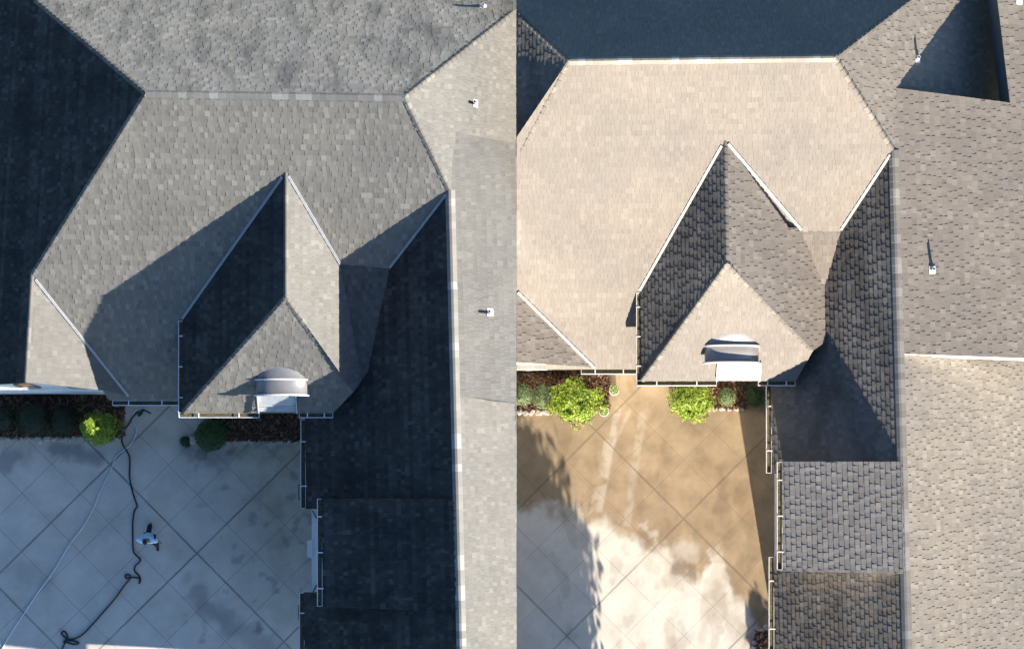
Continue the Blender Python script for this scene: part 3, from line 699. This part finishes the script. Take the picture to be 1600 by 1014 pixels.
# ------------------------------------------------------------------ beds, mulch
def bed(x0, y0, x1, y1, n, seed):
    """px rectangle on the ground: low mulch mound with loose chips"""
    a = P(x0, y0); b = P(x1, y1); r = random.Random(seed); mb = MB(); st = .09
    nx = max(2, int((b.x-a.x)/st)); ny = max(2, int((a.y-b.y)/st)); k = 0
    for j in range(ny+1):
        for i in range(nx+1):
            x = a.x + (b.x-a.x)*i/nx; y = b.y + (a.y-b.y)*j/ny
            e = min(i, nx-i, j, ny-j); mb.v.append(Vector((x, y, (.0 if e == 0 else .05) + .03*min(e, 2) + nz(x, y, 4, seed)*.03)))
    for j in range(ny):
        for i in range(nx): mb.f.append((j*(nx+1)+i, j*(nx+1)+i+1, (j+1)*(nx+1)+i+1, (j+1)*(nx+1)+i)); mb.t.append(.3)
    o = mb.build('mulch_bed', M['mulch']); o['kind'] = 'stuff'
    c = MB()
    for _ in range(n):
        p = Vector((r.uniform(a.x, b.x), r.uniform(b.y, a.y), r.uniform(.11, .17))); an = r.uniform(0, 6.3)
        l = r.uniform(.03, .09); w = r.uniform(.012, .03)
        q = Matrix.Rotation(an, 3, 'Z') @ Matrix.Rotation(r.uniform(-.6, .6), 3, 'Y') @ Matrix.Rotation(r.uniform(-.6, .6), 3, 'X')
        vs = [p + q @ Vector(t) for t in ((-l, -w, 0), (l, -w, 0), (l, w, 0), (-l, w, 0), (-l, -w, .012), (l, -w, .012), (l, w, .012), (-l, w, .012))]
        c.add(vs, [(4,5,6,7), (0,1,5,4), (1,2,6,5), (2,3,7,6), (3,0,4,7)], r.random())
    o2 = c.build('mulch_chips', M['chip']); o2['kind'] = 'stuff'
def stone(px, py, s, label, group, seed, z=.03, flat=.5):
    r = random.Random(seed); bm = bmesh.new(); bmesh.ops.create_icosphere(bm, subdivisions=2, radius=1)
    q = Matrix.Rotation(r.uniform(0, 6.3), 3, 'Z'); sx, sy = s*r.uniform(.85, 1.3), s*r.uniform(.6, .9)
    for v in bm.verts:
        c = v.co * (1 + .35 * noise.noise(v.co*1.3 + Vector((seed*3.1, 0, 0))))
        c = Vector((max(-.78, min(.78, c.x))*sx, max(-.78, min(.78, c.y))*sy, max(-.6, min(.62, c.z))*s*flat*1.4)); v.co = q @ c
    me = bpy.data.meshes.new('edging_stone'); bm.to_mesh(me); bm.free(); me.materials.append(M['stone'])
    o = bpy.data.objects.new('edging_stone', me); cur.objects.link(o); p = P(px, py); p.z = z + s*flat*.5; o.location = p
    return tag(o, label, 'stone', group)
def leaves(mb, n, fn, size, r, flat=.35):
    for _ in range(n):
        p, nrm = fn(r)
        nrm = (nrm + Vector((r.uniform(-1,1), r.uniform(-1,1), r.uniform(-.6,1.0)))*.75).normalized()
        a = nrm.cross(Vector((r.uniform(-1,1), r.uniform(-1,1), r.uniform(-1,1)))).normalized(); b = nrm.cross(a)
        s_ = size * r.uniform(.6, 1.3)
        mb.add([p - a*s_, p - b*s_*.45 + nrm*s_*.1, p + a*s_, p + b*s_*.45 + nrm*s_*.1], [(0,1,2,3)], min(1, max(0, r.gauss(.5, .25))))
def shrub(name, px, py, rad, hgt, n, size, mat, label, cat='bush', group=None, seed=1, lump=.22, sx=1.0, parent=None, z0=.0, taper=0.0, corr=True):
    """crown centred at photo px,py (seen at two thirds of its height); every leaf is a small face"""
    r = random.Random(seed); zc = z0 + hgt*.5
    c = P(px, py, zc + hgt*.15); c.z = zc
    base = Vector((c.x, c.y, z0))
    root = empty(name, base, label=label, cat=cat, group=group)
    def fn(r):
        while True:
            d = Vector((r.gauss(0,1), r.gauss(0,1), r.gauss(0,1))).normalized()
            if d.z > -.7: break
        k = 1 + lump * (noise.noise(d*2.1 + Vector((seed*7.3, 0, 0))) * 1.2 + .5*noise.noise(d*5 + Vector((0, seed, 0))))
        k *= r.choice([1, 1, .97, .9, .82]) * r.uniform(.95, 1.03)
        tp = 1 - taper * max(0, d.z)
        return Vector((c.x + d.x*rad*sx*k*tp, c.y + d.y*rad*k*tp, zc + d.z*hgt*.5*k)), d
    mb = MB(); leaves(mb, n, fn, size, r)
    # closed inner core, in a darker leaf tone
    core = MB(); k0 = 0; nu, nv = 14, 9
    for j in range(nv+1):
        for i in range(nu):
            th = math.pi*j/nv; ph = 2*math.pi*i/nu; d = Vector((math.sin(th)*math.cos(ph), math.sin(th)*math.sin(ph), math.cos(th)))
            k = .78*(1 + lump*noise.noise(d*2.1 + Vector((seed*7.3, 0, 0)))); tp = 1 - taper*max(0, d.z)
            mb.v.append(Vector((c.x + d.x*rad*sx*k*tp, c.y + d.y*rad*k*tp, zc + d.z*hgt*.5*k)))
    b0 = len(mb.v) - (nv+1)*nu
    for j in range(nv):
        for i in range(nu): mb.f.append((b0+j*nu+i, b0+(j+1)*nu+i, b0+(j+1)*nu+(i+1)%nu, b0+j*nu+(i+1)%nu)); mb.t.append(.15)
    mb.build('foliage', mat, root)
    st = MB(); st.tube([base, base + Vector((.01, .01, hgt*.4))], [.05, .03], 8); st.build('stem', M['bark'], root)
    return root
cur = COL['morning_side']
bed(-25, 611, 196, 683, 1500, 1); bed(330, 640, 470, 690, 500, 2)
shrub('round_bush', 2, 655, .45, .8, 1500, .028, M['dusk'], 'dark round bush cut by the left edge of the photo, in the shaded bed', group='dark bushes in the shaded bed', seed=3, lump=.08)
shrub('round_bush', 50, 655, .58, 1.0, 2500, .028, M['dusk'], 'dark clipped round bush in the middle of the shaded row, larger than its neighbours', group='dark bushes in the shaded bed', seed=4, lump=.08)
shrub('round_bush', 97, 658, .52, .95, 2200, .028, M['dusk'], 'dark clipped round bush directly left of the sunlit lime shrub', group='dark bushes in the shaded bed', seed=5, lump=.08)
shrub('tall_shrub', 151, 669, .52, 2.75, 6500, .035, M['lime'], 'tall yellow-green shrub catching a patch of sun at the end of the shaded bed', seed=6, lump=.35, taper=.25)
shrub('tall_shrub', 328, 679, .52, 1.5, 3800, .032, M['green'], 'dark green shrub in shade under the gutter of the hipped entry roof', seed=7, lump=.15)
shrub('low_plant', 290, 690, .20, .2, 260, .03, M['green'], 'small low weed beside the dark green shrub at the driveway edge', cat='plant', seed=8, lump=.4)
k = 0
xs = [2, 14, 25, 34, 43, 53, 62, 73, 85, 96, 106]
SL = ['leftmost', 'second from the left', 'third from the left', 'fourth from the left', 'fifth from the left', 'sixth from the left', 'largest pale tilted', 'eighth from the left', 'ninth from the left', 'tenth from the left', 'rightmost']
for i, x in enumerate(xs):
    stone(x, 686 + random.Random(i).uniform(-2, 2), .17 if i == 6 else random.Random(i+40).uniform(.10, .14), 'pale edging stone in front of the three dark bushes, ' + SL[i], 'stones edging the left shaded bed', 10 + i)
xs = [345, 357, 369, 380, 392, 404, 415, 427, 438, 450, 461]
SL = ['nearest the dark green shrub'] + ['%s from the dark green shrub' % w for w in ('second', 'third', 'fourth', 'fifth', 'sixth', 'seventh', 'eighth', 'ninth', 'tenth')] + ['nearest the garage gutter']
for i, x in enumerate(xs):
    stone(x, 691 + random.Random(i+9).uniform(-1.5, 1.5), random.Random(i+60).uniform(.09, .13), 'dim edging stone below the entry roof gutter, ' + SL[i], 'stones edging the entry bed in shade', 40 + i)
for i, (x, y) in enumerate(((190, 650), (192, 662), (189, 672), (186, 683))):
    stone(x, y, .11, 'small stone at the right end of the shaded bed, ' + ('topmost', 'second from the top', 'third from the top', 'lowest')[i], 'stones at the end of the bed', 70 + i)
stone(302, 688, .17, 'pale rounded rock left of the dark green shrub', None, 80, flat=.6)
# hoses
def smooth_path(pts, n=6):
    out = []; q = [pts[0]] + pts + [pts[-1]]
    for i in range(1, len(q)-2):
        for k in range(n):
            t = k/n; p0, p1, p2, p3 = q[i-1], q[i], q[i+1], q[i+2]
            out.append(tuple(.5*((2*p1[j]) + (-p0[j]+p2[j])*t + (2*p0[j]-5*p1[j]+4*p2[j]-p3[j])*t*t + (-p0[j]+3*p1[j]-3*p2[j]+p3[j])*t**3) for j in (0, 1)))
    out.append(pts[-1]); return out
def hose(name, px, r, mat, label, z=.02):
    m = MB(); pts = [P(x, y, 0) + Vector((0, 0, z + r + .004*math.sin(i*.7) + .004 + (i % 40) * .0004)) for i, (x, y) in enumerate(smooth_path(px))]
    m.tube(pts, r, 8); return tag(m.build(name, mat, None, True), label, 'hose')
hose('garden_hose', [(222, 648), (216, 644), (208, 652), (201, 664), (193, 674), (191, 690), (197, 702), (203, 715), (203, 745), (207, 765), (212, 782), (215, 791), (211, 797), (208, 815), (208, 840), (209, 860), (213, 867), (219, 872), (219, 877), (212, 884), (211, 892), (217, 898), (220, 905), (218, 911), (219, 904), (213, 902), (204, 902), (198, 903), (196, 899), (200, 897), (204, 899), (203, 905), (195, 914), (180, 935), (160, 958), (145, 975), (128, 992), (112, 998), (104, 996), (97, 990), (98, 986), (103, 987), (106, 995), (100, 1002), (106, 1000), (118, 1001), (124, 1004), (115, 1006), (104, 1003), (100, 1008), (96, 1020)], .026, M['hose_black'], 'black rubber hose snaking and looping down the driveway past the person')
hose('power_cord', [(236, 642), (228, 638), (212, 642), (208, 656), (213, 668), (212, 680), (204, 695), (190, 706), (180, 716), (172, 738), (158, 765), (146, 795), (128, 826), (108, 852), (84, 892), (60, 925), (40, 955), (20, 985), (2, 1016)], .019, M['hose_pale'], 'thin pale blue hose running straight diagonally to the lower left corner')
# pressure washer wand lying coiled near the gutter
t = empty('spray_gun', P(220, 646), label='small black spray gun lying by the coil of hose below the main gutter', cat='spray gun')
m = MB(); m.beam(P(216, 650, .06), P(224, 640, .06), .07, .08); m.build('grip', M['hose_black'], t)
m = MB(); m.tube([P(224, 640, .08), P(236, 646, .08)], .02, 8); m.build('nozzle', M['hose_black'], t)
# ------------------------------------------------------------------ person
def skin_obj(name, joints, edges, mat, parent, root=0, sub=2):
    base = parent.location.copy() if parent.parent is None else parent.location + parent.parent.location
    me = bpy.data.meshes.new(name); me.from_pydata([tuple(Vector(j[:3]) - base) for j in joints], edges, [])
    me.materials.append(mat); o = bpy.data.objects.new(name, me); cur.objects.link(o); o.parent = parent
    md = o.modifiers.new('Skin', 'SKIN'); md.use_smooth_shade = True
    for i, j in enumerate(joints):
        sv = me.skin_vertices[0].data[i]; rr = j[3]; sv.radius = (rr, rr if len(j) < 5 else j[4]); sv.use_root = (i == root)
    s_ = o.modifiers.new('Subdivision', 'SUBSURF'); s_.levels = sub; s_.render_levels = sub
    return o
pc = Vector((-11.80, -.86, 0)); person = empty('person', pc, label='person in a light blue shirt and dark trousers walking across the driveway', cat='person')
def Q(dx, dy, z): return (pc.x - dx, pc.y - dy, z)     # dx to the person's right, dy forwards (towards the bottom of the photo)
hip_l, hip_r = Q(-.10, .0, .92), Q(.10, -.0, .92)
body = [Q(0, -.02, .95)+(.15, .12), Q(0, 0, 1.12)+(.15, .11), Q(0, .03, 1.32)+(.17, .12), Q(0, .05, 1.45)+(.10, .09), Q(0, .07, 1.53)+(.055,), Q(.01, .10, 1.60)+(.075, .09), Q(.01, .11, 1.72)+(.07, .085),
        Q(-.10, .0, .88)+(.095,), Q(-.12, .14, .50)+(.062,), Q(-.13, .20, .09)+(.042,), Q(-.13, .28, .05)+(.04,), Q(-.13, .38, .035)+(.03,),
        Q(.10, -.04, .88)+(.095,), Q(.10, -.16, .48)+(.062,), Q(.10, -.48, .14)+(.042,), Q(.10, -.45, .07)+(.04,), Q(.10, -.36, .035)+(.03,),
        Q(-.19, .05, 1.42)+(.062,), Q(-.33, .07, 1.18)+(.045,), Q(-.36, .10, 1.00)+(.032,), Q(-.36, .15, .95)+(.036, .02),
        Q(.19, .04, 1.42)+(.062,), Q(.35, .0, 1.20)+(.045,), Q(.38, .08, 1.02)+(.032,), Q(.38, .11, .95)+(.036, .02)]
be = [(0,1),(1,2),(2,3),(3,4),(4,5),(5,6),(0,7),(7,8),(8,9),(9,10),(10,11),(0,12),(12,13),(13,14),(14,15),(15,16),(3,17),(17,18),(18,19),(19,20),(3,21),(21,22),(22,23),(23,24)]
for (wrist, s_) in ((20, -1), (24, 1)):
    b = Vector(body[wrist][:3])
    for k, ln in enumerate((.075, .085, .08, .065)):
        off = Vector(((k - 1.5) * .019, .0, 0)); d = Vector((0, .35 if s_ < 0 else .1, -1)).normalized()
        i0 = len(body)
        body.append(tuple(b + off + d * .045) + (.009,)); body.append(tuple(b + off + d * (.045 + ln*.5)) + (.008,)); body.append(tuple(b + off + d * (.045 + ln*.85) + Vector((-s_*.02, .01, 0))) + (.007,))
        be += [(wrist, i0), (i0, i0+1), (i0+1, i0+2)]
    i0 = len(body); body.append(tuple(b + Vector((-s_*.035, .02, -.02))) + (.011,)); body.append(tuple(b + Vector((-s_*.05, .035, -.055))) + (.009,)); be += [(wrist, i0), (i0, i0+1)]
bo = skin_obj('body', body, be, M['skin'], person)
sh = [Q(0, -.10, .93)+(.19, .165), Q(0, -.05, 1.12)+(.19, .16), Q(0, .0, 1.32)+(.215, .165), Q(0, .04, 1.46)+(.14, .125), Q(-.19, .05, 1.43)+(.085,), Q(-.31, .06, 1.22)+(.085,), Q(.19, .04, 1.43)+(.085,), Q(.33, -.0, 1.24)+(.085,)]
skin_obj('shirt', sh, [(0,1),(1,2),(2,3),(3,4),(4,5),(3,6),(6,7)], M['shirt'], person)
tr_ = [Q(0, -.02, .94)+(.16, .135), Q(-.10, .0, .86)+(.11,), Q(-.12, .14, .50)+(.095,), Q(-.13, .20, .12)+(.08,), Q(.10, -.04, .86)+(.11,), Q(.10, -.16, .48)+(.10,), Q(.10, -.46, .17)+(.085,)]
skin_obj('trousers', tr_, [(0,1),(1,2),(2,3),(0,4),(4,5),(5,6)], M['trouser'], person)
skin_obj('hair', [Q(.01, .085, 1.66)+(.086, .10), Q(.01, .095, 1.745)+(.082, .095)], [(0,1)], M['hair'], person)
for fx, fy in ((-.13, .22), (.10, -.49)):
    skin_obj('shoe', [Q(fx, fy - .03, .06)+(.05,), Q(fx, fy + .08, .05)+(.052, .045), Q(fx, fy + .19, .04)+(.04, .035)], [(0,1),(1,2)], M['shoe'], person)
# face
fc = MB()
for s_ in (-1, 1):
    ey = MB(); ey.tube([Q(.01 + s_*.03, .185, 1.655), Q(.01 + s_*.03, .192, 1.655)], .011, 8); ey.build('eye', M['pot'], person)
fc = MB(); fc.tube([Q(.01, .18, 1.65), Q(.01, .215, 1.62), Q(.01, .19, 1.61)], [.009, .014, .012], 8); fc.build('nose', M['skin'], person)
# ------------------------------------------------------------------ right side plants
cur = COL['evening_side']
bed(808, 573, 952, 641, 1700, 5); bed(1104, 588, 1166, 638, 700, 6); bed(1178, 985, 1203, 1060, 250, 7)
shrub('round_bush', 811, 617, .36, .7, 1700, .024, M['sage'], 'grey-green clipped bush cut off by the vertical seam', group='grey-green clipped bushes', seed=21, lump=.07).location.x += .12
shrub('round_bush', 849, 620, .40, .75, 2300, .024, M['sage'], 'grey-green clipped ball bush just left of the big lime shrub', group='grey-green clipped bushes', seed=22, lump=.07)
shrub('lime_shrub', 898, 628, .66, 1.3, 5200, .042, M['lime'], 'big bright lime-green shrub in the mulch bed below the main gutter', seed=23, lump=.5, sx=1.18)
shrub('lime_shrub', 1080, 627, .58, 1.3, 4600, .042, M['lime'], 'bright lime-green shrub below the arched dormer at the driveway corner', seed=24, lump=.45, sx=1.05)
shrub('round_bush', 1136, 620, .30, .6, 1500, .022, M['sage'], 'small silvery clipped bush in mulch between the lime shrub and the dark bush', seed=25, lump=.07)
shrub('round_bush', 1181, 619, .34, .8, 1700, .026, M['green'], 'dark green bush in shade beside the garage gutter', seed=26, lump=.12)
for i, (x, y, rr, lb) in enumerate(((959, 611, .16, 'small white flower pot nearest the main gutter'), (943, 643, .17, 'small white flower pot at the lower right of the big lime shrub'))):
    c = P(x, y); t = empty('flower_pot', (c.x, c.y, .02), label=lb, cat='flower pot', group='white flower pots')
    m = MB(); m.lathe((c.x, c.y, .02), [(0, .0), (rr*.65, .0), (rr*.9, .22), (rr*.97, .23), (rr*.97, .26), (rr*.88, .26), (rr*.86, .2), (0, .2)], 24); m.build('pot', M['pot'], t, True)
    r = random.Random(i+90); lf = MB()
    def fn(r, c=c, rr=rr):
        d = Vector((r.gauss(0,1), r.gauss(0,1), abs(r.gauss(0,1)))).normalized(); return Vector((c.x, c.y + .03, .24)) + Vector((d.x*rr*1.05, d.y*rr*1.05 + .02, d.z*rr*1.1))*r.uniform(.5, 1), d
    leaves(lf, 350, fn, .024, r); lf.build('leaves', M['lime'], t)
    pf = MB(); leaves(pf, 45, fn, .02, r); pf.build('flowers', M['petal'], t)
SL = ['leftmost', 'second from the left', 'third from the left', 'fourth from the left', 'rightmost']
for i, x in enumerate((812, 821, 831, 842, 853)):
    stone(x, 644 + (i % 2), .13, 'sunlit edging stone below the grey-green bushes, ' + SL[i], 'stones edging the sunlit bed', 100 + i)
SL = ['leftmost', 'second from the left', 'third from the left', 'fourth from the left', 'fifth from the left', 'rightmost']
for i, x in enumerate((1107, 1117, 1128, 1139, 1150, 1160)):
    stone(x, 639, .11, 'pale edging stone in front of the small silvery bush, ' + SL[i], 'stones edging the small mulch bed', 120 + i)
SL = ['topmost', 'second from the top', 'third from the top', 'fourth from the top', 'lowest']
for i, (x, y) in enumerate(((1196, 980), (1189, 987), (1184, 996), (1181, 1005), (1178, 1014))):
    stone(x, y, .14, 'shaded edging stone beside the lower garage gutter, ' + SL[i], 'stones by the lower garage', 140 + i)
# low tufts of weed at the bed edge
shrub('low_plant', 918, 646, .22, .15, 160, .025, M['lime'], 'sparse yellow-green weeds at the lower edge of the big lime shrub', cat='plant', seed=31, lump=.5)
# trees standing south of the frame; their shade falls on the driveway
def tree(x, y, trunk_h, rx, rz, zc, n, label, seed, sy=1.0, gap=.2):
    r = random.Random(seed); t = empty('tree', (x, y, 0), label=label, cat='tree')
    m = MB(); m.tube([(x, y, -.1), (x+.05, y, trunk_h*.5), (x, y+.05, zc)], [.2, .15, .08], 10)
    for i in range(9):
        a = i*.9; m.tube([(x, y, trunk_h*.7 + i*.1), (x + math.cos(a)*rx*.45, y + math.sin(a)*rx*.45, zc), (x + math.cos(a)*rx*.8, y + math.sin(a)*rx*.8, zc + rz*.3)], [.07, .04, .015], 6)
    m.build('trunk', M['bark'], t)
    cl = []
    for i in range(90):
        d = Vector((r.gauss(0,1), r.gauss(0,1), r.gauss(0,1))).normalized() * r.uniform(.35, .92); cl.append(d)
    def fn(r):
        d = r.choice(cl); o_ = Vector((r.gauss(0,1), r.gauss(0,1), r.gauss(0,1)))*.13
        q = d + o_; return Vector((x + q.x*rx, y + q.y*rx*sy, zc + q.z*rz)), q.normalized()
    c = MB(); leaves(c, n, fn, .15, r); c.build('crown', M['green'], t)
    return t
tree(1.7, -11.4, 1.6, 2.3, 1.65, 3.0, 19000, 'broad leafy tree south of the driveway whose dappled shade falls beside the seam', 51)
tree(9.0, -10.0, .6, .5, .75, 1.7, 5000, 'small shrubby tree south of the garage casting a rounded shadow', 52)
